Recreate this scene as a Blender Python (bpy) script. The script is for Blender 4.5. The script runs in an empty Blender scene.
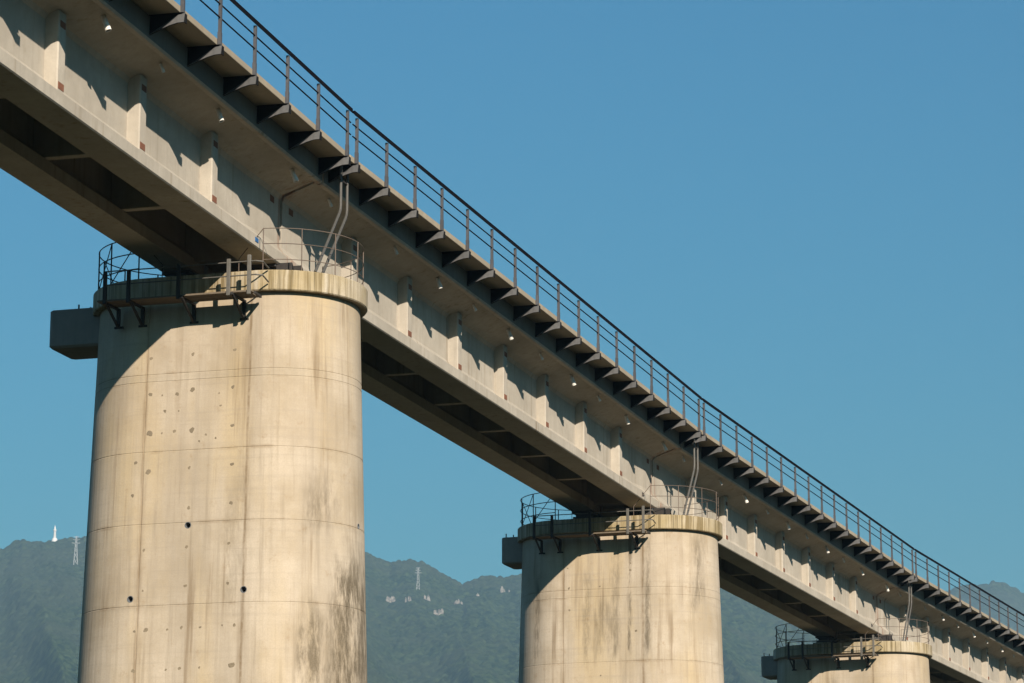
import bpy, math, random
import numpy as np
from mathutils import Vector, Matrix

random.seed(7)
rng = np.random.default_rng(11)
SC = bpy.context.scene
COL = SC.collection
GZ = 20.76                      # walkway level above the ground; bridge heights below are relative to it

# ------------------------------------------------------------------ camera
IW, IH = 1024, 683
FPX = 3057.54
CAM = np.array([25.4974, -61.2456, -19.1613 + GZ])
YAW, PITCH = -0.300357, 0.225580
FW = np.array([math.sin(YAW) * math.cos(PITCH), math.cos(YAW) * math.cos(PITCH), math.sin(PITCH)])
RT = np.array([math.cos(YAW), -math.sin(YAW), 0.0])
UP = np.cross(RT, FW)
cam_data = bpy.data.cameras.new('camera')
cam = bpy.data.objects.new('camera', cam_data)
COL.objects.link(cam)
cam.matrix_world = Matrix(((RT[0], UP[0], -FW[0], CAM[0]), (RT[1], UP[1], -FW[1], CAM[1]),
                           (RT[2], UP[2], -FW[2], CAM[2]), (0, 0, 0, 1)))
cam_data.sensor_width = 36.0
cam_data.lens = FPX / IW * 36.0
cam_data.clip_start = 0.1
cam_data.clip_end = 60000
SC.camera = cam

# ------------------------------------------------------------------ light
SUN_TRAVEL = Vector((-1.0, 1.24, -0.82)).normalized()
SUN_EL = math.asin(-SUN_TRAVEL.z)
SUN_AZ = math.atan2(-SUN_TRAVEL.x, -SUN_TRAVEL.y)      # clockwise from +Y
world = bpy.data.worlds.new('World')
SC.world = world
world.use_nodes = True
wn = world.node_tree
wn.nodes.clear()
w_out = wn.nodes.new('ShaderNodeOutputWorld')
w_bg = wn.nodes.new('ShaderNodeBackground')
w_sky = wn.nodes.new('ShaderNodeTexSky')
w_sky.sky_type = 'NISHITA'
w_sky.sun_disc = False
w_sky.sun_elevation = SUN_EL
w_sky.sun_rotation = SUN_AZ
w_sky.altitude = 200
w_sky.air_density = 2.0
w_sky.dust_density = 2.0
w_sky.ozone_density = 9.0
w_bg.inputs['Strength'].default_value = 0.05
w_tint = wn.nodes.new('ShaderNodeMix')
w_tint.data_type = 'RGBA'
w_tint.blend_type = 'MULTIPLY'
w_tint.inputs['Factor'].default_value = 1.0
w_tint.inputs['B'].default_value = (0.305, 0.765, 0.885, 1)
wn.links.new(w_sky.outputs['Color'], w_tint.inputs['A'])
wn.links.new(w_tint.outputs['Result'], w_bg.inputs['Color'])
wn.links.new(w_bg.outputs['Background'], w_out.inputs['Surface'])

sun_data = bpy.data.lights.new('sun', 'SUN')
sun_data.energy = 5.0
sun_data.angle = math.radians(0.5)
sun_data.color = (1.0, 0.87, 0.73)
sun = bpy.data.objects.new('sun', sun_data)
COL.objects.link(sun)
sun.location = (60, -80, 80)
sun.rotation_euler = SUN_TRAVEL.to_track_quat('-Z', 'Y').to_euler()

SC.view_settings.view_transform = 'Standard'
SC.view_settings.look = 'None'
SC.view_settings.exposure = 1.10
SC.view_settings.gamma = 1.0
SC.view_settings.use_curve_mapping = False
SC.cycles.use_denoising = True
SC.cycles.max_bounces = 8
SC.cycles.diffuse_bounces = 4
SC.cycles.volume_bounces = 1
SC.cycles.use_adaptive_sampling = False

# ------------------------------------------------------------------ materials
class NT:
    def __init__(self, name):
        self.m = bpy.data.materials.new(name)
        self.m.use_nodes = True
        self.t = self.m.node_tree
        self.b = self.t.nodes['Principled BSDF']
        self.tc = self.t.nodes.new('ShaderNodeTexCoord')
        self.oi = self.t.nodes.new('ShaderNodeObjectInfo')
    def n(self, typ, **kw):
        x = self.t.nodes.new(typ)
        for k, v in kw.items():
            setattr(x, k, v)
        return x
    def put(self, sock, v):
        if hasattr(v, 'is_output'):
            self.t.links.new(v, sock)
        else:
            sock.default_value = v
    def noise(self, scale, detail=4, rough=0.55, stretch=(1, 1, 1), seed=0.0, vec=None):
        mp = self.n('ShaderNodeMapping')
        self.put(mp.inputs['Vector'], vec if vec is not None else self.tc.outputs['Object'])
        mp.inputs['Scale'].default_value = stretch
        mp.inputs['Location'].default_value = (seed * 3.7, seed * 1.3, seed * 2.1)
        nz = self.n('ShaderNodeTexNoise', noise_dimensions='4D')
        nz.inputs['Scale'].default_value = scale
        nz.inputs['Detail'].default_value = detail
        nz.inputs['Roughness'].default_value = rough
        sp = self.n('ShaderNodeSeparateXYZ')
        self.put(sp.inputs[0], self.oi.outputs['Location'])
        self.put(nz.inputs['W'], self.math('MULTIPLY', sp.outputs['Y'], 0.173))
        self.put(nz.inputs['Vector'], mp.outputs['Vector'])
        return nz.outputs['Fac']
    def ramp(self, v, a, b, lo=0.0, hi=1.0):
        r = self.n('ShaderNodeMapRange', interpolation_type='SMOOTHSTEP')
        self.put(r.inputs['Value'], v)
        for k, x in zip(('From Min', 'From Max', 'To Min', 'To Max'), (a, b, lo, hi)):
            self.put(r.inputs[k], x)
        return r.outputs['Result']
    def math(self, op, a, b=0.0, c=0.0):
        x = self.n('ShaderNodeMath', operation=op)
        for s, v in zip(x.inputs, (a, b, c)):
            self.put(s, v)
        return x.outputs[0]
    def mix(self, f, a, b, mode='MIX'):
        x = self.n('ShaderNodeMix', data_type='RGBA', blend_type=mode)
        self.put(x.inputs['Factor'], f)
        for k, v in (('A', a), ('B', b)):
            self.put(x.inputs[k], (*v, 1.0) if isinstance(v, tuple) else v)
        return x.outputs['Result']
    def bump(self, h, strength, dist):
        x = self.n('ShaderNodeBump')
        x.inputs['Strength'].default_value = strength
        x.inputs['Distance'].default_value = dist
        self.put(x.inputs['Height'], h)
        self.t.links.new(x.outputs['Normal'], self.b.inputs['Normal'])
    def done(self, col, rough=0.85, metal=0.0, spec=0.3, gain=1.0):
        if gain != 1.0:
            col = self.mix(1.0, col, (gain, gain, gain), 'MULTIPLY')
        self.b.inputs['Specular IOR Level'].default_value = spec
        self.put(self.b.inputs['Base Color'], (*col, 1.0) if isinstance(col, tuple) else col)
        self.put(self.b.inputs['Roughness'], rough)
        self.b.inputs['Metallic'].default_value = metal
        return self.m
    def xyz(self):
        s = self.n('ShaderNodeSeparateXYZ')
        self.put(s.inputs[0], self.tc.outputs['Object'])
        return s.outputs

def concrete(name, base, dark, streak=0.5, stain=(0.20, 0.15, 0.09), stain_amt=0.35, tint_amt=0.06, rust=False):
    t = NT(name)
    big = t.noise(0.7, 5, 0.6)
    mid = t.noise(5.0, 5, 0.65, seed=2)
    fine = t.noise(60.0, 3, 0.6, seed=5)
    c = t.mix(t.ramp(big, 0.3, 0.72), base, dark)
    c = t.mix(t.ramp(mid, 0.35, 0.75, 0, 0.5), c, tuple(x * 0.66 for x in base))
    w2 = t.noise(1.0, 5, 0.65, stretch=(7.0, 7.0, 0.5), seed=21)
    c = t.mix(t.ramp(w2, 0.46, 0.72, 0, 0.45), c, tuple(x * 0.6 for x in base))
    st = t.noise(1.0, 5, 0.6, stretch=(5.0, 5.0, 0.22), seed=1)
    gate = t.ramp(t.noise(0.5, 3, 0.5, seed=8), 0.35, 0.65)
    c = t.mix(t.math('MULTIPLY', t.ramp(st, 0.52, 0.74, 0, streak), gate), c, stain)
    c = t.mix(t.ramp(t.noise(1.6, 6, 0.7, seed=9), 0.56, 0.8, 0, stain_amt), c, tuple(x * 1.15 for x in stain))
    c = t.mix(t.ramp(fine, 0.35, 0.7, 0, 0.3), c, tuple(x * 0.6 for x in base))
    c = t.mix(t.math('MULTIPLY', t.oi.outputs['Random'], tint_amt * 2), c, tuple(x * 0.75 for x in base))
    if rust:                     # rust run-off at the girder ends
        x, y, z = t.xyz()
        e = t.math('MAXIMUM', t.ramp(y, 0.5, 0.12), t.ramp(y, 32.2, 32.6))
        k = t.noise(1.0, 5, 0.7, stretch=(5.0, 9.0, 0.35), seed=17)
        c = t.mix(t.math('MULTIPLY', e, t.ramp(k, 0.46, 0.60, 0, 0.7)), c, (0.24, 0.105, 0.06))
    h = t.math('ADD', t.math('MULTIPLY', mid, 0.6), t.math('MULTIPLY', fine, 0.5))
    t.bump(h, 0.35, 0.012)
    return t.done(c, 0.88, gain=0.80)

def paint(name, col, rough=0.5, metal=0.0, var=0.3, scale=14.0, spec=0.3):
    t = NT(name)
    nz = t.noise(scale, 4, 0.6)
    c = t.mix(t.ramp(nz, 0.35, 0.75, 0, var), col, tuple(x * 0.45 for x in col))
    c = t.mix(t.math('MULTIPLY', t.oi.outputs['Random'], 0.55), c, tuple(x * 0.5 for x in col))
    t.bump(nz, 0.12, 0.004)
    return t.done(c, rough, metal, spec)

def pier_material(name, mold, seed, seam_x):
    """cast concrete of a pier shaft: warm grey, drip streaks, board lines, dark mould on one flank"""
    t = NT(name)
    x, y, z = t.xyz()
    base, dark, stain = (0.50, 0.43, 0.335), (0.36, 0.295, 0.205), (0.17, 0.115, 0.06)
    c = t.mix(t.ramp(t.noise(0.5, 6, 0.65, seed=seed), 0.36, 0.68), base, dark)
    c = t.mix(t.ramp(t.noise(0.4, 4, 0.55, stretch=(1.6, 1.6, 0.4), seed=seed + 3), 0.46, 0.66, 0, 0.65), c, (0.47, 0.365, 0.205))
    # broad and narrow vertical washes
    w1 = t.noise(1.0, 5, 0.65, stretch=(2.2, 2.2, 0.12), seed=seed + 12)
    c = t.mix(t.ramp(w1, 0.42, 0.7, 0, 0.5), c, tuple(v * 0.62 for v in base))
    w2 = t.noise(1.0, 4, 0.6, stretch=(9.0, 9.0, 0.25), seed=seed + 14)
    c = t.mix(t.ramp(w2, 0.50, 0.72, 0, 0.42), c, tuple(v * 0.62 for v in dark))
    # horizontal board lines
    bl = t.noise(1.0, 4, 0.65, stretch=(0.35, 0.35, 10.0), seed=seed + 1)
    c = t.mix(t.ramp(bl, 0.50, 0.70, 0, 0.30), c, tuple(v * 0.6 for v in base))
    # narrow drips
    st = t.noise(1.0, 6, 0.62, stretch=(4.2, 4.2, 0.16), seed=seed + 2)
    gate = t.ramp(t.noise(0.7, 3, 0.5, stretch=(1, 1, 0.5), seed=seed + 6), 0.38, 0.60)
    c = t.mix(t.math('MULTIPLY', t.ramp(st, 0.53, 0.70, 0, 0.75), gate), c, stain)
    c = t.mix(t.ramp(t.noise(3.2, 7, 0.75, seed=seed + 9), 0.55, 0.74, 0, 0.55), c, tuple(v * 1.5 for v in stain))
    # brown leak stains beside the upright form joints
    for sx in seam_x:
        d = t.math('ABSOLUTE', t.math('SUBTRACT', t.math('ADD', x, t.math('MULTIPLY', t.noise(1.2, 3, 0.6, seed=seed + 4), 0.05)), sx + 0.025))
        k = t.math('MULTIPLY', t.ramp(d, 0.13, 0.0), t.ramp(t.noise(1.0, 5, 0.7, stretch=(8, 8, 0.5), seed=seed + 7), 0.42, 0.66, 0, 0.75))
        c = t.mix(k, c, stain)
        c = t.mix(t.math('MULTIPLY', t.ramp(d, 0.045, 0.005), t.ramp(t.noise(2.0, 4, 0.7, seed=seed + 8), 0.35, 0.6, 0.25, 0.85 if sx > 0 else 0.5)), c, stain)
    # grime caught along the lift joints, broken up by noise
    gs = t.n('ShaderNodeSeparateXYZ')
    t.put(gs.inputs[0], t.tc.outputs['Generated'])
    ez = t.math('MINIMUM', gs.outputs['Z'], t.math('SUBTRACT', 1.0, gs.outputs['Z']))
    ez = t.math('ADD', ez, t.math('MULTIPLY', t.math('SUBTRACT', t.noise(2.5, 5, 0.7, seed=seed + 41), 0.5), 0.06))
    c = t.mix(t.math('MULTIPLY', t.ramp(ez, 0.045, 0.0), t.ramp(t.noise(1.3, 5, 0.7, seed=seed + 43), 0.46, 0.68, 0.0, 0.6)), c, tuple(v * 1.2 for v in stain))
    # soot-coloured mould low on the flank: own outline set by noise
    for i, (xa, xb, zt, zl, amt) in enumerate(mold):
        wob = t.math('MULTIPLY', t.math('SUBTRACT', t.noise(1.0, 4, 0.65, stretch=(3, 3, 0.8), seed=seed + 31 + i), 0.5), 0.5)
        xx = t.math('ADD', x, wob)
        zz = t.math('ADD', z, t.math('MULTIPLY', wob, 4.0))
        e = min(0.10, (xb - xa) * 0.45)
        band = t.math('MULTIPLY', t.ramp(xx, xa - e, xa + e), t.ramp(xx, xb + e, xb - e))
        band = t.math('MULTIPLY', band, t.ramp(zz, zt + 0.5, zt - 0.7))
        band = t.math('MULTIPLY', band, t.ramp(zz, zl - 0.4, zl + 0.3))
        tex = t.noise(1.0, 8, 0.75, stretch=(6.0, 6.0, 1.3), seed=seed + xa)
        c = t.mix(t.math('MULTIPLY', band, t.ramp(tex, 0.36, 0.60, 0, amt)), c, (0.075, 0.058, 0.034))
    fine = t.noise(38.0, 5, 0.7, seed=5)
    c = t.mix(t.ramp(fine, 0.40, 0.68, 0, 0.30), c, tuple(v * 0.55 for v in base))
    c = t.mix(t.math('MULTIPLY', t.oi.outputs['Random'], 0.16), c, (0.36, 0.28, 0.19))
    t.bump(t.math('ADD', t.math('MULTIPLY', bl, 0.5), t.math('MULTIPLY', fine, 0.4)), 0.35, 0.015)
    return t.done(c, 0.9, gain=0.82)

M = {}
M['girder'] = concrete('girder_concrete', (0.50, 0.455, 0.38), (0.36, 0.325, 0.265), streak=0.95, stain_amt=0.5, rust=True)
M['rib'] = concrete('rib_concrete', (0.50, 0.455, 0.38), (0.38, 0.34, 0.28), streak=0.8, stain_amt=0.5)
M['soffit'] = M['girder']
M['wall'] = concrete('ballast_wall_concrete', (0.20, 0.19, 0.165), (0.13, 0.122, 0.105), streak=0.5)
M['slab'] = concrete('walkway_slab_concrete', (0.40, 0.345, 0.255), (0.27, 0.23, 0.17), streak=0.5, tint_amt=0.3)
def cap_material():
    t = NT('cap_concrete')
    base = (0.46, 0.40, 0.30)
    c = t.mix(t.ramp(t.noise(0.8, 5, 0.6), 0.35, 0.68), base, (0.35, 0.28, 0.155))
    d1 = t.noise(1.0, 5, 0.65, stretch=(11.0, 11.0, 0.35), seed=3)
    g1 = t.ramp(t.noise(0.55, 3, 0.5, seed=6), 0.34, 0.58)
    c = t.mix(t.math('MULTIPLY', t.ramp(d1, 0.43, 0.60, 0, 0.95), g1), c, (0.17, 0.125, 0.055))
    d2 = t.noise(1.0, 4, 0.6, stretch=(26.0, 26.0, 0.5), seed=9)
    c = t.mix(t.ramp(d2, 0.50, 0.66, 0, 0.75), c, (0.12, 0.095, 0.05))
    d3 = t.noise(1.0, 4, 0.6, stretch=(5.0, 5.0, 0.3), seed=14)
    c = t.mix(t.ramp(d3, 0.56, 0.70, 0, 0.6), c, (0.52, 0.47, 0.38))
    fine = t.noise(40, 4, 0.7)
    c = t.mix(t.ramp(fine, 0.4, 0.7, 0, 0.3), c, (0.22, 0.18, 0.11))
    t.bump(fine, 0.35, 0.015)
    return t.done(c, 0.9, gain=0.82)
M['cap'] = cap_material()
M['block'] = concrete('bracket_concrete', (0.34, 0.31, 0.26), (0.25, 0.225, 0.19), streak=0.7, stain=(0.10, 0.085, 0.06))
M['rust'] = paint('rusty_anchor_mortar', (0.20, 0.085, 0.05), 0.9, var=0.6, scale=25)
M['patch'] = paint('tie_hole_mortar', (0.21, 0.17, 0.115), 0.95, var=0.5, scale=30)
M['bracket'] = paint('bracket_shade_black', (0.010, 0.010, 0.010), 0.8, var=0.5, spec=0.1)  # near-black colour paints in the shadow under the walkway slab
M['gusset'] = paint('grey_bracket_paint', (0.10, 0.10, 0.10), 0.7, var=0.5)
M['post'] = paint('grey_post_paint', (0.075, 0.075, 0.08), 0.6, 0.1, var=0.4)
M['hand'] = paint('dark_handrail_paint', (0.005, 0.005, 0.007), 0.9, var=0.4, spec=0.05)
M['galv'] = paint('weathered_galvanised_steel', (0.15, 0.142, 0.125), 0.6, 0.3, var=0.5)
M['pipe'] = paint('grey_pipe_paint', (0.10, 0.097, 0.088), 0.6, 0.2, var=0.5)
M['rail'] = paint('rusty_guardrail_paint', (0.13, 0.10, 0.08), 0.7, var=0.5)
M['steel'] = paint('dark_platform_steel', (0.035, 0.032, 0.03), 0.7, 0.1, var=0.5)
M['plank'] = paint('platform_plank', (0.17, 0.135, 0.095), 0.9, var=0.6)
M['pvc'] = paint('drain_pipe_plastic', (0.62, 0.60, 0.55), 0.6, var=0.4)
M['ballast'] = paint('crushed_stone', (0.20, 0.19, 0.17), 0.95, var=0.7, scale=20)
M['joint_black'] = paint('rubber_and_gap_shade', (0.02, 0.02, 0.02), 0.8)  # deck cover rubber, and the painted shade inside the joint gap
M['bearing'] = paint('bearing_steel', (0.07, 0.068, 0.066), 0.6, 0.2)
M['blue'] = paint('blue_plate_paint', (0.03, 0.10, 0.24), 0.5)
M['vent'] = paint('vent_sleeve_plastic', (0.12, 0.13, 0.14), 0.6)
M['white'] = paint('white_tower_paint', (0.5, 0.5, 0.49), 0.7, var=0.1, scale=0.2)
M['pylon'] = paint('pylon_steel', (0.36, 0.37, 0.37), 0.6, 0.2, var=0.1, scale=0.2)
M['pier1'] = pier_material('pier_concrete_mouldy', [(2.48, 2.86, 10.6, 0, 0.85), (3.0, 3.6, 11.7, 0, 0.95), (2.5, 2.95, 13.2, 12.2, 0.6), (0.85, 1.3, 13.3, 10.6, 0.3)], 0.0, (-1.035, 1.325))
M['pier2'] = pier_material('pier_concrete_streaked', [(-2.2, -2.0, 16.0, 13.3, 0.7), (-0.5, -0.25, 16.2, 13.4, 0.5), (-0.1, 0.65, 15.3, 13.3, 0.42), (0.45, 0.68, 17.0, 13.6, 0.5),
                                                      (0.96, 1.06, 17.2, 13.5, 0.8), (1.5, 1.68, 16.8, 13.4, 0.8), (2.9, 3.1, 17.2, 15.0, 0.7)], 11.0, (-1.15, 1.44))
M['pier3'] = pier_material('pier_concrete_pale', [(-0.6, 0.0, 16.5, 14.0, 0.4)], 23.0, (-1.165, 1.455))

def mat_rock():
    t = NT('pale_limestone')
    c = t.mix(t.ramp(t.noise(0.25, 5, 0.75), 0.4, 0.6), (0.20, 0.18, 0.155), (0.06, 0.055, 0.045))
    return t.done(c, 0.95)
def mat_forest():
    t = NT('forest_canopy')
    c = t.mix(t.ramp(t.noise(0.11, 4, 0.75), 0.38, 0.64), (0.004, 0.010, 0.004), (0.036, 0.052, 0.020))
    c = t.mix(t.ramp(t.noise(0.004, 4, 0.6, seed=4), 0.4, 0.65, 0, 0.7), c, (0.030, 0.036, 0.020))
    return t.done(c, 1.0, spec=0.0)
def mat_ground():
    t = NT('valley_ground')
    c = t.mix(t.ramp(t.noise(0.02, 6, 0.65), 0.4, 0.6), (0.020, 0.026, 0.013), (0.036, 0.035, 0.022))
    c = t.mix(t.ramp(t.noise(0.4, 5, 0.7, seed=3), 0.4, 0.65, 0, 0.7), c, (0.022, 0.028, 0.013))
    t.bump(t.noise(3.0, 5, 0.7), 0.4, 0.05)
    return t.done(c, 1.0, spec=0.0)
M['rock'], M['forest'], M['ground'] = mat_rock(), mat_forest(), mat_ground()

# ------------------------------------------------------------------ mesh helpers
class MB:
    def __init__(self):
        self.v, self.f = [], []
    def add(self, vs, fs):
        k = len(self.v)
        self.v += [tuple(map(float, p)) for p in vs]
        self.f += [tuple(i + k for i in f) for f in fs]
        return self
    def box(self, x0, x1, y0, y1, z0, z1, c=0.0):
        """box with its vertical and horizontal outline edges cut by a chamfer c"""
        if c <= 0:
            return self.add([(x0, y0, z0), (x1, y0, z0), (x1, y1, z0), (x0, y1, z0), (x0, y0, z1), (x1, y0, z1), (x1, y1, z1), (x0, y1, z1)],
                            [(3, 2, 1, 0), (4, 5, 6, 7), (0, 1, 5, 4), (1, 2, 6, 5), (2, 3, 7, 6), (3, 0, 4, 7)])
        rings = []
        for z, i in ((z0, c), (z0 + c, 0), (z1 - c, 0), (z1, c)):
            a0, a1, b0, b1 = x0 + i, x1 - i, y0 + i, y1 - i
            rings.append([(a0 + c, b0, z), (a1 - c, b0, z), (a1, b0 + c, z), (a1, b1 - c, z), (a1 - c, b1, z), (a0 + c, b1, z), (a0, b1 - c, z), (a0, b0 + c, z)])
        return self.loft(rings)
    def loft(self, rings, caps=True):
        n = len(rings[0])
        vs = [p for r in rings for p in r]
        fs = []
        for k in range(len(rings) - 1):
            for i in range(n):
                j = (i + 1) % n
                fs.append((k * n + i, k * n + j, (k + 1) * n + j, (k + 1) * n + i))
        if caps:
            fs.append(tuple(range(n - 1, -1, -1)))
            fs.append(tuple(range((len(rings) - 1) * n, len(rings) * n)))
        return self.add(vs, fs)
    def extrude_y(self, poly, y0, y1):
        """poly = (x, z) counter-clockwise seen from -y"""
        return self.loft([[(x, y1, z) for x, z in poly], [(x, y0, z) for x, z in poly]])
    def tube(self, pts, r, seg=8):
        pts = [Vector(p) for p in pts]
        rings = []
        for i, p in enumerate(pts):
            d = (pts[min(i + 1, len(pts) - 1)] - pts[max(i - 1, 0)]).normalized()
            u = d.orthogonal().normalized() if i == 0 else (u - d * u.dot(d)).normalized()
            w = d.cross(u)
            rr = r[i] if isinstance(r, (list, tuple)) else r
            rings.append([p + (u * math.cos(2 * math.pi * k / seg) + w * math.sin(2 * math.pi * k / seg)) * rr for k in range(seg)])
        return self.loft(rings)
    def bar(self, a, b, w, h=None):
        """square bar from a to b"""
        h = h or w
        a, b = Vector(a), Vector(b)
        d = (b - a).normalized()
        u = d.cross(Vector((0, 0, 1)))
        u = Vector((1, 0, 0)) if u.length < 1e-4 else u.normalized()
        v = u.cross(d)
        q = [u * w / 2 + v * h / 2, -u * w / 2 + v * h / 2, -u * w / 2 - v * h / 2, u * w / 2 - v * h / 2]
        return self.loft([[a + k for k in q], [b + k for k in q]])
    def mesh(self, name, mat, dz=0.0, smooth=False):
        me = bpy.data.meshes.new(name)
        me.from_pydata([(x, y, z + dz) for x, y, z in self.v], [], self.f)
        me.materials.append(M[mat] if isinstance(mat, str) else mat)
        if smooth:
            me.polygons.foreach_set('use_smooth', [True] * len(me.polygons))
        me.update()
        import bmesh
        bm = bmesh.new(); bm.from_mesh(me)
        bmesh.ops.recalc_face_normals(bm, faces=bm.faces)
        bm.to_mesh(me); bm.free()
        return me

def link(name, me, parent=None, loc=(0, 0, 0), rot=(0, 0, 0)):
    o = bpy.data.objects.new(name, me)
    COL.objects.link(o)
    o.parent = parent
    o.location = loc
    o.rotation_euler = rot
    return o
def tag(o, label=None, cat=None, group=None, kind=None):
    for k, v in (('label', label), ('category', cat), ('group', group), ('kind', kind)):
        if v:
            o[k] = v
    return o
def empty(name, loc, rz, label, cat, group=None):
    o = link(name, None, None, loc, (0, 0, rz))
    o.empty_display_size = 0.5
    return tag(o, label, cat, group)

# ------------------------------------------------------------------ bridge alignment
LJ = 32.7343
D01, D12, D23 = 0.034883, 0.036751, 0.034669
HEAD = {-1: -D01 * 2, 0: -D01, 1: 0.0, 2: D12, 3: D12 + D23, 4: D12 + D23 + 0.0354, 5: D12 + D23 + 0.0708}
JOINT = {1: np.zeros(3)}
for k in (1, 2, 3, 4):
    JOINT[k + 1] = JOINT[k] + LJ * np.array([math.sin(HEAD[k]), math.cos(HEAD[k]), 0])
JOINT[0] = JOINT[1] - LJ * np.array([math.sin(HEAD[0]), math.cos(HEAD[0]), 0])

# ------------------------------------------------------------------ ground and mountains
def az_el(px, py):
    d = FW * FPX + RT * (px - IW / 2) + UP * (IH / 2 - py)
    return math.atan2(d[0], d[1]), math.atan2(d[2], math.hypot(d[0], d[1]))

g = MB()
n = 24
S = 16000.0
for i in range(n + 1):
    for j in range(n + 1):
        g.v.append((S * (2 * i / n - 1), S * (2 * j / n - 1), 0.0))
for i in range(n):
    for j in range(n):
        a = i * (n + 1) + j
        g.f.append((a, a + n + 1, a + n + 2, a + 1))
ground = link('ground', g.mesh('ground', 'ground'))
tag(ground, kind='structure')

def vnoise(x, y, seed):
    xi, yi = np.floor(x).astype(np.int64), np.floor(y).astype(np.int64)
    fx, fy = x - xi, y - yi
    fx, fy = fx * fx * (3 - 2 * fx), fy * fy * (3 - 2 * fy)
    def h(a, b):
        v = (a * 374761393 + b * 668265263 + seed * 974634777) & 0xffffffff
        v = ((v ^ (v >> 13)) * 1274126177) & 0xffffffff
        return ((v ^ (v >> 16)) & 0xffff) / 65535.0
    return (h(xi, yi) * (1 - fx) + h(xi + 1, yi) * fx) * (1 - fy) + (h(xi, yi + 1) * (1 - fx) + h(xi + 1, yi + 1) * fx) * fy
def fbm(x, y, seed, oct=4):
    s, a, t = 0, 0.5, 0
    for k in range(oct):
        s = s + a * vnoise(x * 2 ** k, y * 2 ** k, seed + k); t += a; a *= 0.5
    return s / t
def canopy(x, y, cell, hgt, seed):
    """rounded tree crowns on a jittered grid"""
    out = np.zeros_like(x)
    gx, gy = np.floor(x / cell).astype(np.int64), np.floor(y / cell).astype(np.int64)
    def h(a, b, s):
        v = (a * 374761393 + b * 668265263 + s * 974634777) & 0xffffffff
        v = ((v ^ (v >> 13)) * 1274126177) & 0xffffffff
        return ((v ^ (v >> 16)) & 0xffff) / 65535.0
    for dx in (-1, 0, 1):
        for dy in (-1, 0, 1):
            a, b = gx + dx, gy + dy
            cx, cy = (a + h(a, b, seed)) * cell, (b + h(a, b, seed + 1)) * cell
            k = 0.55 + 0.75 * h(a, b, seed + 2)
            r = cell * (0.55 + 0.35 * h(a, b, seed + 3))
            out = np.maximum(out, hgt * k * np.sqrt(np.clip(1 - ((x - cx) ** 2 + (y - cy) ** 2) / r ** 2, 0, 1)))
    return out

def mountain(name, ridge, D, Dfoot, th, dist, spur, seed, crown):
    """forested range: ridge line at distance D, slope down to the plain at Dfoot and down again behind"""
    az = np.array([az_el(x, y)[0] for x, y in ridge]); el = np.array([az_el(x, y)[1] for x, y in ridge])
    T, R = np.meshgrid(th, dist, indexing='xy')
    X, Y = CAM[0] + R * np.sin(T), CAM[1] + R * np.cos(T)
    Dr = D * (1 + 0.05 * (fbm(T * 9 + 40, T * 0 + 3, seed, 2) - 0.5))
    H = Dr * np.tan(np.interp(T, az, el)) + CAM[2]
    u = np.clip((R - Dfoot) / (Dr - Dfoot), 0, 1)
    back = np.clip((R - Dr) / (0.45 * D), 0, 1)
    prof = 0.15 * u + 0.85 * u ** 1.25
    Z = H * prof * (1 - back ** 1.3) - 6
    env = np.sin(np.pi * np.clip(u, 0, 1)) ** 0.8
    rid = 1 - np.abs(2 * fbm(T * 22 + R / 2600.0, R / 1900.0 + T * 4, seed + 20, 4) - 1)
    Z = Z + env * spur * (rid - 0.72) * 2.2
    Z = Z + np.clip(u * 2, 0, 1) * (fbm(X / 90, Y / 90, seed + 31, 3) - 0.5) * 9
    Z = Z + np.where(Z > 15, canopy(X, Y, crown, crown * 0.75, seed + 50), 0)
    nr, nc = T.shape
    vs = np.stack([X, Y, Z], -1).reshape(-1, 3)
    idx = np.arange(nr * nc).reshape(nr, nc)
    fs = np.stack([idx[:-1, :-1], idx[:-1, 1:], idx[1:, 1:], idx[1:, :-1]], -1).reshape(-1, 4)
    me = bpy.data.meshes.new(name)
    me.vertices.add(len(vs)); me.vertices.foreach_set('co', vs.ravel())
    me.loops.add(fs.size); me.loops.foreach_set('vertex_index', fs[:, ::-1].ravel().astype(np.int32))
    me.polygons.add(len(fs)); me.polygons.foreach_set('loop_start', np.arange(0, fs.size, 4, dtype=np.int32))
    me.update(); me.validate()
    me.materials.append(M['forest'])
    me.polygons.foreach_set('use_smooth', np.ones(len(fs), dtype=bool))
    tag(link(name, me), kind='structure')
    return T, R, X, Y, Z

RIDGE_A = [(-700, 640), (-420, 590), (-260, 560), (-120, 566), (-40, 556), (0, 548), (9, 545.5), (15, 541), (22, 539), (34, 541.5), (54, 540), (66, 537.5), (82, 535),
           (110, 529), (150, 522), (190, 519), (230, 522), (280, 533), (330, 541), (366, 551), (377, 558), (389, 561.5), (408, 558.5),
           (420, 561.5), (441, 573), (462.6, 584.5), (475, 579), (490, 574.5), (503, 577), (521, 574), (560, 566), (610, 562),
           (660, 568), (710, 574), (760, 580), (820, 590), (880, 606), (960, 640), (1060, 690), (1300, 760)]
th = np.concatenate([np.linspace(-0.66, -0.49, 160)[:-1], np.linspace(-0.49, -0.11, 760), np.linspace(-0.11, 0.10, 160)[1:]])
dist = np.concatenate([np.linspace(1500, 2450, 50)[:-1], np.linspace(2450, 4760, 640), np.linspace(4760, 6900, 40)[1:]])
TA = mountain('hills', RIDGE_A, 4600.0, 1500.0, th, dist, 48.0, 3, 8.0)
RIDGE_B = [(500, 700), (640, 660), (760, 640), (860, 622), (920, 603), (955, 591.5), (967, 588.5), (980, 586.5), (992, 585.5), (1002, 585.5), (1013, 590), (1024, 595),
           (1060, 606), (1120, 596), (1200, 612), (1320, 640), (1500, 700)]
th = np.linspace(-0.30, 0.06, 420)
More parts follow.
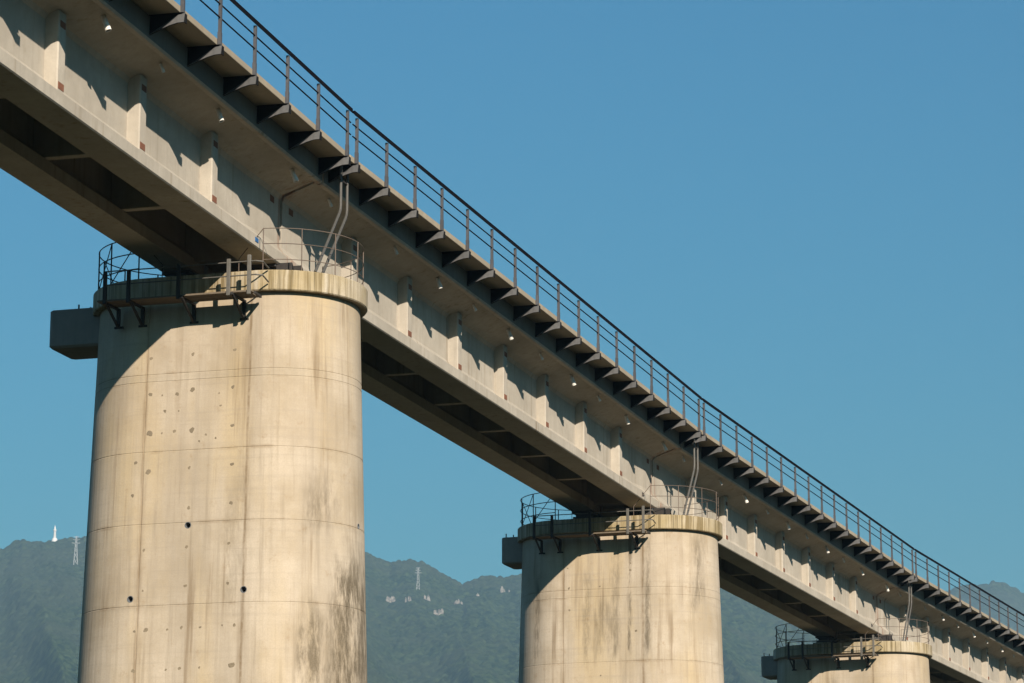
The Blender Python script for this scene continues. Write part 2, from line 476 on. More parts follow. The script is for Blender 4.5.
dist = np.concatenate([np.linspace(5200, 6500, 30)[:-1], np.linspace(6500, 9200, 170), np.linspace(9200, 12500, 20)[1:]])
TB = mountain('far_hills', RIDGE_B, 9000.0, 5200.0, th, dist, 90.0, 9, 24.0)

def on_hill(px, py, data=TA):
    """point of the slope that the pixel's ray meets first"""
    T, R, X, Y, Z = data
    a, e = az_el(px, py)
    c = int(np.abs(T[0] - a).argmin())
    ang = np.arctan2(Z[:, c] - CAM[2], R[:, c])
    k = np.nonzero(ang >= e)[0]
    r = int(k[0]) if len(k) else int(ang.argmax())
    return Vector((X[r, c], Y[r, c], Z[r, c])), R[r, c]

def rock(px, py, wpx, hpx, label, seed):
    p, r = on_hill(px, py)
    s = r / FPX
    rr = random.Random(seed)
    b = MB()
    root = empty('rock_outcrop', (p.x, p.y, p.z - 2), -YAW, label, 'rock', 'pale cliffs on the wooded slope')
    for k in range(7):
        cx = (rr.random() - 0.5) * wpx * s * 0.8; w = wpx * s * (0.06 + 0.12 * rr.random()); h = hpx * s * (0.5 + 0.6 * rr.random())
        cz = (rr.random() - 0.35) * hpx * s * 0.5
        rings = []
        for q, f in ((-0.5, 1.1), (0.0, 1.0), (0.3, 0.8), (0.5, 0.35)):
            rings.append([(cx + w * f * math.cos(a) * (0.75 + 0.5 * rr.random()), -4 + w * f * 0.7 * math.sin(a) * (0.75 + 0.5 * rr.random()), cz + q * h + rr.random() * h * 0.12)
                          for a in (i * math.pi / 4 for i in range(8))])
        bb = MB().loft(rings)
        link('cliff_face', bb.mesh('cliff_face', 'rock'), root)
rock(390.5, 600, 10, 9, 'left most pale cliff on the wooded slope beside the large pier', 1)
rock(409, 601, 8, 8, 'small pale cliff below the lattice pylon on the middle slope', 2)
rock(426.8, 600, 10, 10, 'pale cliff just right of the lattice pylon on the middle slope', 3)
rock(437.6, 613, 11, 6, 'lowest of the pale cliffs on the middle slope', 4)
rock(458, 603, 10, 5, 'pale flat cliff below the dip in the mountain ridge', 5)
rock(477.5, 596, 4, 4, 'tiny pale rock between the ridge dip and the middle pier', 6)
rock(507, 591.5, 13, 7, 'large pale cliff on the slope right beside the middle pier', 7)

def pylon(px, ptop, pbot, label):
    p, r = on_hill(px, pbot)
    h = (pbot - ptop) * r / FPX * 1.02
    root = empty('lattice_pylon', tuple(p), -YAW, label, 'pylon', 'power pylons on the hills')
    w = 0.055 * h
    t = 0.17
    lv = [0, 0.22, 0.42, 0.58, 0.72, 0.86, 1.0]
    half = lambda k: w * (1 - k) ** 1.1 + 0.55
    b = MB()
    for sx in (-1, 1):
        for sy in (-1, 1):
            leg = MB()
            for a, c in zip(lv[:-1], lv[1:]):
                leg.bar((sx * half(a), sy * half(a), a * h), (sx * half(c), sy * half(c), c * h), t * 1.6)
            link('leg', leg.mesh('leg', 'pylon'), root)
    br = MB()
    for a, c in zip(lv[:-1], lv[1:]):
        for s in (-1, 1):
            br.bar((-half(a), s * half(a), a * h), (half(c), s * half(c), c * h), t)
            br.bar((half(a), s * half(a), a * h), (-half(c), s * half(c), c * h), t)
            br.bar((s * half(a), -half(a), a * h), (s * half(c), half(c), c * h), t)
    link('bracing', br.mesh('bracing', 'pylon'), root)
    for k, L in ((0.76, 0.15), (0.88, 0.12), (0.98, 0.09)):
        arm = MB()
        for s in (-1, 1):
            arm.bar((0, 0, k * h), (s * L * h, 0, k * h + 0.2), t * 1.5)
            arm.bar((s * half(k), 0, (k - 0.04) * h), (s * L * h, 0, k * h), t)
        link('cross_arm', arm.mesh('cross_arm', 'pylon'), root)
pylon(75.3, 536.5, 565, 'lattice power pylon on the left hill, beside the large pier')
pylon(417.5, 569, 591, 'lattice power pylon on the middle slope between the piers')

def white_tower(px, ptop, pbot):
    p, r = on_hill(px, pbot)
    h = (pbot - ptop) * r / FPX
    root = empty('hilltop_tower', (p.x, p.y, p.z - 3), 0, 'slim white tower on the crest of the left hill', 'tower')
    def lathe(prof, name, mat='white', seg=12):
        b = MB().loft([[(rr * math.cos(2 * math.pi * k / seg), rr * math.sin(2 * math.pi * k / seg), z) for k in range(seg)] for rr, z in prof])
        link(name, b.mesh(name, mat), root)
    h += 3
    lathe([(0.17 * h, 0), (0.17 * h, 0.15 * h), (0.14 * h, 0.16 * h), (0.14 * h, 0.22 * h)], 'base')
    lathe([(0.085 * h, 0.22 * h), (0.065 * h, 0.62 * h)], 'shaft')
    lathe([(0.085 * h, 0.62 * h), (0.095 * h, 0.66 * h), (0.095 * h, 0.72 * h), (0.06 * h, 0.74 * h)], 'gallery')
    lathe([(0.05 * h, 0.74 * h), (0.04 * h, 0.88 * h), (0.012 * h, 0.92 * h), (0.008 * h, 1.0 * h)], 'spire')
white_tower(54, 523.5, 539)

# ------------------------------------------------------------------ bridge spans
GL = 32.56                       # girder length
G0 = (LJ - GL) / 2
ZB = -2.51                       # girder bottom

def girder_profile(end):
    wo, wi = (1.135, 0.865) if end else (1.10, 0.90)
    ft = -2.10 if end else -2.24
    return [(0.63, ZB), (0.66, ZB - 0.0), (1.365, ZB), (1.39, ZB + 0.025), (1.39, -2.24), (wo + 0.03, ft + 0.19 if not end else -2.02), (wo, -1.98 if not end else -1.92),
            (wo, -0.86), (wo + 0.06, -0.76), (wo + 0.22, -0.69), (1.955, -0.475), (1.972, -0.548), (2.085, -0.548), (2.12, -0.505),
            (2.12, 0.12), (1.92, 0.12), (1.92, -0.33), (0.015, -0.27), (0.015, -0.60), (wi - 0.2, -0.68), (wi - 0.05, -0.76), (wi, -0.86),
            (wi, -1.98 if not end else -1.92), (wi - 0.03, ft + 0.19 if not end else -2.02), (0.63, -2.24)]
def girder_mesh(sign):
    rings = []
    for al, e in ((0, 1), (1.1, 1), (2.3, 0), (GL - 2.3, 0), (GL - 1.1, 1), (GL, 1)):
        rings.append([(sign * x, G0 + al, z) for x, z in girder_profile(e)])
    return MB().loft(rings).mesh('girder', 'girder', -ZB)
ME = {'girder_r': girder_mesh(1), 'girder_l': girder_mesh(-1)}
RIBS = [4.17 + 3.965 * k for k in range(7)]
b = MB()
b.loft([[(1.05, -0.17, z), (1.345 + dx, -0.17, z), (1.37 + dx, -0.145, z), (1.37 + dx, 0.145, z), (1.345 + dx, 0.17, z), (1.05, 0.17, z)]
        for z, dx in ((-2.235, 0), (-0.70, 0))])
ME['rib'] = b.mesh('rib', 'rib', -ZB)
ME['patch_lo'] = MB().box(1.335, 1.376, -0.13, 0.13, -2.19, -2.05, 0.004).mesh('anchor_patch', 'rust', -ZB)
ME['patch_hi'] = MB().box(1.335, 1.376, -0.12, 0.12, -1.0, -0.87, 0.004).mesh('anchor_patch', 'rust', -ZB)
ME['patch_end'] = MB().box(1.09, 1.141, -0.13, 0.13, -1.05, -0.90, 0.004).mesh('anchor_patch', 'rust', -ZB)
ME['diaphragm'] = MB().box(-0.895, 0.895, -0.11, 0.11, -2.22, -0.62, 0.01).mesh('diaphragm', 'rib', -ZB)
ME['end_diaphragm'] = MB().box(-0.86, 0.86, -0.2, 0.2, -2.3, -0.62, 0.01).mesh('diaphragm', 'rib', -ZB)
ME['cover'] = MB().box(-1.96, 1.96, -0.2, 0.2, 0.03, 0.05).mesh('joint_cover', 'joint_black', -ZB)
ME['gap_shade'] = MB().box(0.88, 1.05, -0.07, 0.07, -2.30, -0.70).box(1.0, 1.95, -0.07, 0.07, -0.44, -0.40).mesh('gap_shade_fill', 'joint_black', -ZB)  # black fill added so the open girder gap looks deep in shade
ME['ballast'] = MB().box(-1.915, 1.915, 0.02, LJ - 0.02, -0.262, 0.03, 0.02).mesh('ballast_light_block', 'ballast', -ZB)  # unseen ballast fill, added to block light leaking through the deck slot
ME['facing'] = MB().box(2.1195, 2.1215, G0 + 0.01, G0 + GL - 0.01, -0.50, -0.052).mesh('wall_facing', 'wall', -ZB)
# drain pipe: tilted open pipe
def pipe_mesh():
    b = MB(); seg = 14
    a, c = Vector((0, 0, 0.06)), Vector((0.10, 0.055, -0.215))
    d = (c - a).normalized(); u = d.orthogonal().normalized(); w = d.cross(u)
    ring = lambda p, r: [p + (u * math.cos(2 * math.pi * k / seg) + w * math.sin(2 * math.pi * k / seg)) * r for k in range(seg)]
    b.loft([ring(a, 0.05), ring(a + d * 0.20, 0.05), ring(a + d * 0.201, 0.06), ring(c, 0.06), ring(c, 0.046), ring(a, 0.04)], caps=False)
    return b.mesh('drain_pipe', 'pvc')
ME['drain'] = pipe_mesh()
DRAINS = [1.25, 5.75, 8.92, 11.88, 14.95, 17.82, 20.92, 23.8, 26.9, 31.45]
# walkway bracket: deep at the wall, shallow at the tip, lower plate widening outwards
def bracket_mesh():
    b = MB()
    low = [(2.122, -0.44), (2.25, -0.395), (2.40, -0.335), (2.55, -0.285), (2.70, -0.250), (2.835, -0.245)]
    b.extrude_y(low + [(2.835, -0.055), (2.122, -0.055)], -0.008, 0.008)
    b.box(2.122, 2.80, -0.05, 0.07, -0.0545, -0.051)
    b.box(2.822, 2.836, 0.0085, 0.11, -0.243, -0.06)          # end leg of the angle
    return b.mesh('walkway_bracket', 'bracket', -ZB)
def gusset_mesh():
    """lower leg of the bracket, standing proud of its web and widening to the tip"""
    b = MB()
    up = [(2.126, -0.425), (2.28, -0.330), (2.44, -0.235), (2.60, -0.140), (2.72, -0.075), (2.834, -0.06)]
    low = [(2.126, -0.442), (2.25, -0.40), (2.40, -0.34), (2.55, -0.29), (2.70, -0.255), (2.834, -0.25)]
    rings = []
    for (x, z), (x2, z2) in zip(up, low):
        rings.append([(x, -0.0085, z), (x2, -0.055, z2), (x2, -0.050, z2 - 0.004), (x + 0.001, -0.0082, z - 0.012)])
    b.loft(rings)
    return b.mesh('gusset', 'gusset', -ZB)
ME['gusset'] = gusset_mesh()
ME['bracket'] = bracket_mesh()
def slab_mesh(k):
    r = random.Random(k)
    j = lambda a: (r.random() - 0.5) * a
    return MB().box(2.123, 2.742 + j(0.014), 0.008 + abs(j(0.01)), 1.992 - abs(j(0.01)), -0.05, 0.092 + j(0.012), 0.008).mesh('walkway_slab', 'slab', -ZB)
SLABS = [slab_mesh(k) for k in range(6)]
ME['slab_end'] = MB().box(2.123, 2.742, 0.0, 0.285, -0.05, 0.092, 0.008).mesh('walkway_slab', 'slab', -ZB)
ME['plate'] = MB().box(1.385, 1.402, -0.10, 0.10, -2.40, -2.30, 0.003).mesh('number_plate', 'blue', -ZB)

ME['plate_dark'] = MB().box(1.385, 1.402, -0.08, 0.08, -2.41, -2.29, 0.003).mesh('number_plate', 'steel', -ZB)
SPAN_LABEL = {0: 'nearest concrete bridge span, running off the left edge of the photo',
              1: 'concrete bridge span between the large front pier and the middle pier',
              2: 'concrete bridge span between the middle pier and the smallest pier',
              3: 'farthest concrete bridge span, running off the lower right corner'}
RAIL_LABEL = {0: 'dark metal walkway railing on the nearest span at upper left',
              1: 'dark metal walkway railing above the span between front and middle pier',
              2: 'dark metal walkway railing above the span between middle and smallest pier',
              3: 'dark metal walkway railing on the farthest span at lower right'}
def angle_bar(x, z, s, t, y0, y1):
    """L section: vertical leg outside, flat leg on top"""
    return MB().extrude_y([(x - s, z - t), (x - t, z - t), (x - t, z - s), (x, z - s), (x, z), (x - s, z)], y0, y1)
ME['handrail'] = angle_bar(2.825, 1.115, 0.10, 0.012, 0.12, LJ - 0.12).mesh('handrail', 'hand', 0.12)
ME['midrail_hi'] = MB().tube([(2.776, 0.12, 0.80), (2.776, LJ - 0.12, 0.80)], 0.016, 6).mesh('mid_rail', 'hand', 0.12)
ME['midrail_lo'] = MB().tube([(2.776, 0.12, 0.52), (2.776, LJ - 0.12, 0.52)], 0.016, 6).mesh('mid_rail', 'hand', 0.12)
pb = MB().extrude_y([(2.745, -0.05), (2.805, -0.05), (2.805, 1.012), (2.745, 1.012)], -0.005, 0.005)
pb.extrude_y([(2.795, -0.05), (2.805, -0.05), (2.805, 1.012), (2.795, 1.012)], 0.0052, 0.06)
ME['post'] = pb.mesh('post', 'post', 0.12)
ME['post_foot'] = MB().box(2.7439, 2.812, -0.03, 0.0649, -0.05, 0.22, 0.003).mesh('post_foot', 'post', 0.12)
POSTS = [(LJ - 32) / 2 + 2 * i for i in range(17)]

for k in range(4):
    o = JOINT[k]
    base = empty('bridge_span', (o[0], o[1], GZ + ZB), -HEAD[k], SPAN_LABEL[k], 'bridge span', 'concrete girder spans of the viaduct')
    gr = link('girder', ME['girder_r'], base)
    gl = link('girder', ME['girder_l'], base)
    for al in RIBS:
        for gsign, gg in ((1, gr), (-1, gl)):
            r = link('rib', ME['rib'], gg, (0, al, 0), (0, 0, 0 if gsign == 1 else math.pi))
        link('anchor_patch', ME['patch_lo'], gr, (0, al, 0))
        link('anchor_patch', ME['patch_hi'], gr, (0, al, 0))
        link('diaphragm', ME['diaphragm'], base, (0, al, 0))
    for al in (0.62, LJ - 0.62):
        link('anchor_patch', ME['patch_end'], gr, (0, al, 0))
    for al in (0.5, LJ - 0.5):
        link('diaphragm', ME['end_diaphragm'], base, (0, al, 0))
    link('number_plate', ME['plate'] if k == 0 else ME['plate_dark'], gr, (0, LJ - 2.25, 0))
    link('joint_cover', ME['cover'], base, (0, 0, 0))
    link('ballast_light_block', ME['ballast'], base)
    link('gap_shade_fill', ME['gap_shade'], base)
    link('wall_facing', ME['facing'], gr)
    for q, al in enumerate(DRAINS):
        dp = link('drain_pipe', ME['drain'], base, (1.80, al + random.uniform(-0.08, 0.08), -0.585 - ZB), (random.uniform(-0.12, 0.12), 0, random.uniform(-0.5, 0.5)))
        f = random.uniform(0.92, 1.08) if q in (2, 4, 6, 8, 9) else random.uniform(0.55, 0.68)
        dp.scale = (f, f, f)
    for i, al in enumerate(POSTS):
        br = link('walkway_bracket', ME['bracket'], base, (0, al, 0))
        link('gusset', ME['gusset'], br)
        if i < 16:
            link('walkway_slab', SLABS[(i * 5 + k) % 6], base, (0, al, 0))
    link('walkway_slab', ME['slab_end'], base, (0, POSTS[0] - 0.29, 0))
    link('walkway_slab', ME['slab_end'], base, (0, POSTS[-1] + 0.005, 0))
    rail = empty('walkway_railing', (o[0], o[1], GZ - 0.12), -HEAD[k], RAIL_LABEL[k], 'railing', 'walkway railings along the viaduct')
    link('handrail', ME['handrail'], rail)
    link('mid_rail', ME['midrail_hi'], rail)
    link('mid_rail', ME['midrail_lo'], rail)
    for al in POSTS:
        p = link('post', ME['post'], rail, (0, al, 0))
        link('post_foot', ME['post_foot'], p)

# ------------------------------------------------------------------ piers
CY = -0.45                       # pier centre line along the track from the girder joint
ZT, ZC = -3.04, -3.49            # top and bottom of the cap
BATTER = 0.030

def stadium(a, R, z, cx, cy, seg=44, groove=0.0):
    pts = []
    for s, t0 in ((1, -math.pi / 2), (-1, math.pi / 2)):
        for k in range(seg + 1):
            t = t0 + math.pi * k / seg
            pts.append((cx + s * a + R * math.cos(t), cy + R * math.sin(t), z))
        if groove:               # form-panel joint at the end of each round end
            e = -1 if s == -1 else 1
            for dx, dr in ((0.028, 0.0), (0.036, groove), (0.044, groove), (0.052, 0.0)):
                pts.append((cx + s * a - s * dx, cy + e * (R - dr), z))
    return pts

def pier(j, a, R, xo, lifts, mat, labels, cut=(), detail=True, seam=True):
    o = JOINT[j]
    rz = -(HEAD[j] + HEAD[j - 1]) / 2
    base = empty('bridge_pier', (o[0], o[1], 0.0), rz, labels[0], 'pier', 'round-ended concrete piers of the viaduct')
    up = GZ
    rad = lambda z: R + BATTER * (ZC - z)
    zs = [ZC] + lifts
    while zs[-1] > -GZ + 1.2:
        zs.append(zs[-1] - (lifts[-2] - lifts[-1] if len(lifts) > 1 else 1.65))
    zs[-1] = -GZ
    meshes = []
    for i, (z1, z0) in enumerate(zip(zs[:-1], zs[1:])):
        c = 0.012
        rings = [stadium(a, rad(z0) - 0.008, z0, xo, CY, groove=0.006), stadium(a, rad(z0), z0 + c, xo, CY, groove=0.006),
                 stadium(a, rad(z1) + 0.003, z1 - c, xo, CY, groove=0.006), stadium(a, rad(z1) - 0.006, z1, xo, CY, groove=0.006)]
        me = MB().loft(rings).mesh('shaft_lift', mat, up)
        ob = link('shaft_lift', me, base)
        meshes.append((ob, z0, z1))
    # cap: weathered lip with a small drip step
    Rc = R + 0.165
    rings = [stadium(a, R + 0.05, ZC + 0.001, xo, CY), stadium(a, Rc - 0.02, ZC + 0.001, xo, CY), stadium(a, Rc, ZC + 0.025, xo, CY), stadium(a, Rc, ZT - 0.025, xo, CY),
             stadium(a, Rc - 0.025, ZT, xo, CY), stadium(a * 0.9, Rc * 0.5, ZT + 0.01, xo, CY)]
    link('cap', MB().loft(rings).mesh('cap', 'cap', up), base)
    # bearings
    for gx in (-1.01, 1.01):
        for y in (-0.55, 0.55):
            pad = link('bearing_pad', MB().box(gx - 0.42, gx + 0.42, y - 0.36, y + 0.36, ZT - 0.02, -2.78, 0.015).mesh('bearing_pad', 'cap', up), base)
            link('bearing', MB().box(gx - 0.30, gx + 0.30, y - 0.26, y + 0.26, -2.78, -2.69, 0.01).box(gx - 0.22, gx + 0.22, y - 0.2, y + 0.2, -2.69, -2.58, 0.01)
                 .box(gx - 0.33, gx + 0.33, y - 0.28, y + 0.28, -2.58, ZB - 0.002, 0.008).mesh('bearing', 'bearing', up), pad)
    # steel stoppers beside the girder ends
    for y0, y1, zt in ((-1.20, -0.80, -2.62), (-0.60, -0.05, -2.54)):
        s = MB()
        s.box(1.50, 1.86, y0, y0 + 0.035, ZT, zt, 0.004)
        s.add([(1.50, y0 + 0.04, zt), (1.86, y0 + 0.04, zt), (1.86, y1, ZT), (1.50, y1, ZT), (1.50, y0 + 0.04, zt - 0.03), (1.86, y0 + 0.04, zt - 0.03), (1.86, y1 - 0.03, ZT), (1.50, y1 - 0.03, ZT)],
              [(0, 1, 2, 3), (7, 6, 5, 4), (0, 4, 5, 1), (1, 5, 6, 2), (2, 6, 7, 3), (3, 7, 4, 0)])
        s.box(1.45, 1.91, y0 - 0.05, y1 + 0.05, ZT, ZT + 0.03, 0.003)
        link('girder_stopper', s.mesh('girder_stopper', 'steel', up), base)
    # projecting mast block on the far end
    bx = xo - a - R
    bl = 1.12 if j == 1 else 0.62
    blk = MB()
    ch = 0.07
    def bring(z, i):
        x0, x1, y0, y1 = bx - bl + i, bx + 0.25, CY - 0.62 + i, CY + 0.65 - i
        return [(x1, y0, z), (x0 + ch, y0, z), (x0, y0 + ch, z), (x0, y1 - ch, z), (x0 + ch, y1, z), (x1, y1, z)]
    blk.loft([bring(-4.15, 0.05), bring(-4.10, 0.0), bring(-3.30, 0), bring(-3.28, 0.02)])
    mb = link('mast_block', blk.mesh('mast_block', 'block', up), base)
    for q in (-0.25, 0.05, 0.3):
        link('anchor_bolt', MB().tube([(bx - 0.45 + q * 0.5, CY + q, -3.30), (bx - 0.45 + q * 0.5, CY + q, -3.10)], 0.02, 6).mesh('anchor_bolt', 'steel', up), mb)
    if not detail:
        return base, meshes, rad
    rot = (0, 0, rz)
    W = lambda p: (o[0] + p[0] * math.cos(rz) - p[1] * math.sin(rz), o[1] + p[0] * math.sin(rz) + p[1] * math.cos(rz), p[2] + GZ)
    # ---------------- hung inspection platform
    yf = CY - Rc
    k = (a + R) / 2.96
    PZ = -3.66
    root = empty('inspection_platform', W((0, yf, PZ - 0.45)), rz, labels[1], 'platform', 'hanging inspection platforms on the pier caps')
    off = lambda mb_, nm, mt: link(nm, MBshift(mb_, 0, -yf, -(PZ - 0.45)).mesh(nm, mt), root)
    x0, x1 = -1.95 * k, 1.62 * k
    for i in range(3):
        y1 = yf - 0.02 - 0.195 * i
        off(MB().box(x0, x1 - 0.06 * (i % 2), y1 - 0.185, y1, PZ, PZ + 0.04, 0.004), 'plank', 'plank')
    ytip = yf - 0.60
    for x in (-1.75 * k, -1.18 * k, 0.02 * k, 1.18 * k):
        s = MB()
        s.bar((x, yf - 0.045, PZ - 0.02), (x, ytip - 0.04, PZ - 0.02), 0.05)
        s.bar((x, yf + 0.12, PZ - 0.43), (x, yf + 0.12, PZ + 0.0), 0.07)
        s.bar((x, yf + 0.09, PZ - 0.40), (x, ytip + 0.06, PZ - 0.045), 0.045)
        s.bar((x - 0.10, yf + 0.155, PZ - 0.41), (x + 0.10, yf + 0.155, PZ - 0.41), 0.045)
        s.bar((x, yf + 0.12, PZ - 0.02), (x, yf - 0.05, PZ - 0.02), 0.05)
        off(s, 'bracket', 'steel')
    for x, hh in ((-1.77 * k, 0.66), (-1.22 * k, 0.66), (-0.06 * k, 0.70), (1.09 * k, 0.74), (1.56 * k, 0.80)):
        off(MB().box(x - 0.04, x + 0.04, ytip - 0.03, ytip + 0.03, PZ - 0.06, PZ + hh, 0.006), 'post', 'galv' if x > 0 else 'steel')  # left posts coloured darker to paint in the girder's shadow
    for hh in (0.36, 0.66):
        off(MB().tube([(-1.80 * k, ytip, PZ + hh), (1.72 * k, ytip, PZ + hh)], 0.014, 6), 'guard_rail', 'galv')
        off(MB().tube([(1.70 * k, ytip, PZ + hh), (1.80 * k, ytip + 0.18, PZ + hh + 0.02), (1.78 * k, yf - 0.02, PZ + hh - 0.03)], 0.018, 6), 'guard_rail', 'galv')
    off(MB().bar((1.60 * k, yf + 0.0, PZ + 0.02), (1.70 * k, ytip, PZ - 0.03), 0.05), 'end_bar', 'steel')
    # ---------------- guard rails round the ends of the cap
    for s, lab in ((1, labels[2]), (-1, labels[3])):
        r_ = Rc - 0.10
        root2 = empty('cap_guardrail', W((xo + s * (a + 0.5 * R), CY, ZT)), rz, lab, 'guardrail', 'thin guardrails on the pier caps')
        cx = s * (a + 0.5 * R)
        off2 = lambda mb_, nm, mt: link(nm, MBshift(mb_, -(xo + cx), -CY, -ZT).mesh(nm, mt), root2)
        def P(t, z):
            return (xo + s * (a + r_ * math.cos(t)), CY + r_ * math.sin(t), ZT + z)
        angs = [-1.45, -0.98, -0.52, -0.05, 0.42, 0.9, 1.40]
        for t in angs:
            off2(MB().tube([P(t, -0.01), P(t, 0.95)], 0.017 if s < 0 else 0.012, 6), 'post', 'steel' if s < 0 else 'rail')
        for z in (0.25, 0.6, 0.94):
            off2(MB().tube([P(-1.45 + 2.85 * q / 24, z) for q in range(25)], 0.013 if s < 0 else 0.009, 6), 'rail', 'steel' if s < 0 else 'rail')
        top, low = P(-1.45, 0.94), (P(-1.45, 0)[0] - s * 0.55, P(-1.45, 0)[1], ZT + 0.30)
        off2(MB().tube([top, low, (low[0], low[1], ZT - 0.01)], 0.010, 6), 'end_stay', 'steel' if s < 0 else 'rail')
        if s < 0:
            for t0, t1 in ((-1.45, -0.98), (-0.98, -0.52), (-0.05, 0.42)):
                off2(MB().tube([P(t0, 0.94), P(t1, 0.02)], 0.012, 6), 'diagonal', 'steel')
    # ---------------- pair of bent pipes from the walkway down to the cap
    root3 = empty('bent_pipes', W((2.45, -0.3, ZT)), rz, labels[4], 'pipes', 'bent pipe pairs at the piers')
    off3 = lambda mb_, nm, mt: link(nm, MBshift(mb_, -2.45, 0.3, -ZT).mesh(nm, mt), root3)
    def bend(dy, yb):
        pts = [(2.50, 0.12 + dy, -0.06), (2.50, 0.12 + dy, -1.05), (2.505, 0.08 + dy, -1.16), (2.515, -0.02 + dy, -1.27), (2.62, yb, ZT - 0.0)]
        return pts
    off3(MB().tube(bend(0.0, -1.80), 0.033, 8), 'pipe', 'pipe')
    off3(MB().tube(bend(0.42, -1.40), 0.033, 8), 'pipe', 'pipe')
    for z in (-0.45,):
        off3(MB().bar((2.50, 0.08, z), (2.50, 0.58, z), 0.03), 'clamp', 'steel')
    return base, meshes, rad

def MBshift(mb_, dx, dy, dz):
    mb_.v = [(x + dx, y + dy, z + dz) for x, y, z in mb_.v]
    return mb_

L1 = ['large front concrete pier with dark round vent holes', 'hanging inspection platform on the cap of the large front pier',
      'thin guardrail on the right end of the large front pier cap', 'tall thin guardrail on the left end of the large front pier cap',
      'pair of bent grey pipes coming down to the large front pier']
L2 = ['middle concrete pier with brown drip streaks', 'hanging inspection platform on the cap of the middle pier',
      'thin guardrail on the right end of the middle pier cap', 'thin guardrail on the left end of the middle pier cap',
      'pair of bent grey pipes coming down to the middle pier']
L3 = ['smallest concrete pier at the bottom edge of the photo', 'hanging inspection platform on the cap of the smallest pier',
      'thin guardrail on the right end of the smallest pier cap', 'thin guardrail on the left end of the smallest pier cap',
      'pair of bent grey pipes coming down to the smallest pier']
p1, m1, rad1 = pier(1, 1.22, 1.715, 0.145, [-5.17, -5.33, -6.87, -8.44, -10.19], 'pier1', L1)
p2, m2, rad2 = pier(2, 1.335, 1.835, 0.145, [-5.30, -5.54, -7.60], 'pier2', L2)
p3, m3, rad3 = pier(3, 1.35, 1.835, 0.145, [-5.33, -7.60], 'pier3', L3)
pier(0, 1.22, 1.715, 0.145, [-5.33, -7.0], 'pier3', ['concrete pier out of view beyond the left edge'], detail=False)
pier(4, 1.35, 1.835, 0.145, [-5.33, -7.6], 'pier3', ['concrete pier just below the lower right corner'], detail=False)

# vent holes and tie-hole patches on the shafts
def pier_hit(px, py, j, a, rad, xo):
    o = JOINT[j]; rz = -(HEAD[j] + HEAD[j - 1]) / 2
    d = FW * FPX + RT * (px - IW / 2) + UP * (IH / 2 - py); d = d / np.linalg.norm(d)
    t = 45.0
    while t < 140:
        p = CAM + d * t - np.array([o[0], o[1], GZ])
        x = p[0] * math.cos(-rz) - p[1] * math.sin(-rz) - xo; y = p[0] * math.sin(-rz) + p[1] * math.cos(-rz) - CY
        if math.hypot(max(abs(x) - a, 0), y) < rad(p[2]):
            nx = (abs(x) - a) * (1 if x > 0 else -1) if abs(x) > a else 0.0
            nrm = Vector((nx, y, 0)).normalized()
            return Vector((x + xo, y + CY, p[2] + GZ)), nrm
        t += 0.004
    return None, None
def disc_mesh(name, mat, r, t, seg, seed):
    rr = random.Random(seed); q = [0.62 + 0.62 * rr.random() for _ in range(seg)]
    ring = lambda s, y: [(r * s * q[k] * math.cos(2 * math.pi * k / seg), y, r * s * q[k] * math.sin(2 * math.pi * k / seg)) for k in range(seg)]
    return MB().loft([ring(1, 0.02), ring(1, -t * 0.5), ring(0.75, -t)]).mesh(name, mat)
DISC = {(s, k): disc_mesh('tie_hole_patch', 'patch', s, 0.006, 9, k) for s in (0.028, 0.042, 0.066) for k in range(7)}
za = lambda x, y: (80 + x / 3.413, 300 + y / 3.413)
zb_ = lambda x, y: (80 + x / 3.363, 480 + y / 3.363)
dots = [(za(x, y), s) for x, y, s in [(243, 200, 1), (386, 185, 1), (528, 170, 1), (241, 325, 2), (281, 325, 0), (332, 322, 1), (383, 307, 2), (475, 318, 0), (522, 297, 1), (480, 360, 0),
        (290, 380, 1), (337, 378, 0), (238, 457, 2), (279, 455, 0), (322, 448, 1), (382, 445, 2), (520, 428, 1), (407, 482, 0), (463, 470, 0), (430, 460, 0), (232, 587, 2), (190, 556, 1), (373, 573, 1), (519, 560, 1)]]
dots += [(zb_(x, y), s) for x, y, s in [(177, 53, 1), (366, 92, 1), (508, 78, 1), (358, 225, 1), (500, 213, 1), (215, 237, 1), (354, 356, 1), (497, 348, 1), (211, 372, 0), (183, 510, 0), (220, 506, 2), (293, 503, 0),
         (341, 497, 1), (404, 495, 0), (478, 489, 0), (519, 487, 1), (179, 643, 1), (288, 638, 0), (334, 634, 1), (401, 631, 0), (509, 622, 2)]]
def face_rot(nrm):
    return (0, 0, math.atan2(nrm.x, -nrm.y))
for i, ((px, py), s) in enumerate(dots):
    p, nrm = pier_hit(px, py, 1, 1.22, rad1, 0.145)
    if p is not None:
        link('tie_hole_patch', DISC[((0.028, 0.042, 0.066)[s], i % 7)], p1, p, face_rot(nrm))
for i, (x, y) in enumerate([(215, 255), (220, 330), (335, 322), (222, 412), (450, 235), (449, 262), (338, 655), (470, 488)]):
    p, nrm = pier_hit(510 + x / 3.732, 500 + y / 3.732, 2, 1.335, rad2, 0.145)
    if p is not None:
        link('tie_hole_patch', DISC[((0.028, 0.042)[i % 2], i % 7)], p2, p, face_rot(nrm))

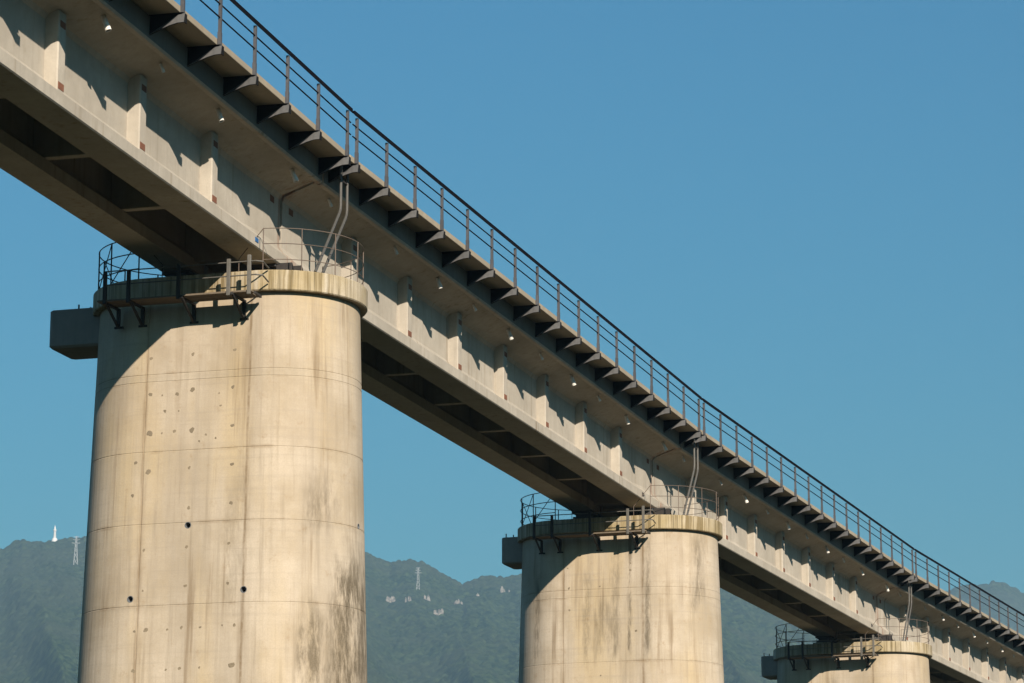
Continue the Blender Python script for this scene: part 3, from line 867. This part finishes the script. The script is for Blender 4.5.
def vent(px, py, base, meshes, a, rad, j, r=0.075):
    p, nrm = pier_hit(px, py, j, a, rad, 0.145)
    seg = 16
    ax = nrm; u = Vector((0, 0, 1)); w = ax.cross(u)
    ring = lambda d, rr: [p + ax * d + (u * math.sin(2 * math.pi * k / seg) + w * math.cos(2 * math.pi * k / seg)) * rr for k in range(seg)]
    cutter = link('cutter', MB().loft([ring(0.2, r), ring(-0.5, r)]).mesh('cutter', 'vent'))
    ob = [m for m in meshes if m[1] + GZ <= p.z <= m[2] + GZ][0][0]
    md = ob.modifiers.new('hole', 'BOOLEAN'); md.operation = 'DIFFERENCE'; md.solver = 'EXACT'
    cw = cutter
    cw.parent = base
    md.object = cw
    bpy.context.view_layer.update()
    dg = bpy.context.evaluated_depsgraph_get()
    me = bpy.data.meshes.new_from_object(ob.evaluated_get(dg))
    ob.modifiers.clear()
    ob.data = me
    me.name = 'shaft_lift'
    bpy.data.objects.remove(cutter, do_unlink=True)
    link('vent_pipe', MB().loft([ring(0.006, r - 0.002), ring(0.006, r - 0.014), ring(-0.35, r - 0.014), ring(-0.35, r - 0.002), ring(0.006, r - 0.002)], caps=False)
         .mesh('vent_pipe', 'vent'), base)
for x, y in ((363, 152), (550, 368), (169, 401)):
    vent(*zb_(x, y), p1, m1, 1.22, rad1, 1)
vent(80 + 936 / 3.363, 480 + 156 / 3.363, p1, m1, 1.22, rad1, 1, 0.06)

# ------------------------------------------------------------------ haze
hz = MB().box(-15500, 15500, -15500, 15500, -1.0, 860.0)
hz_ob = link('haze', hz.mesh('haze', 'joint_black'))
hm = bpy.data.materials.new('haze_air')
hm.use_nodes = True
hm.node_tree.nodes.clear()
ho = hm.node_tree.nodes.new('ShaderNodeOutputMaterial')
hv = hm.node_tree.nodes.new('ShaderNodeVolumePrincipled')
hv.inputs['Color'].default_value = (0.30, 0.50, 0.69, 1)
hv.inputs['Density'].default_value = 0.95e-4
hv.inputs['Anisotropy'].default_value = 0.0
hm.node_tree.links.new(hv.outputs['Volume'], ho.inputs['Volume'])
hz_ob.data.materials.clear()
hz_ob.data.materials.append(hm)
tag(hz_ob, kind='stuff')
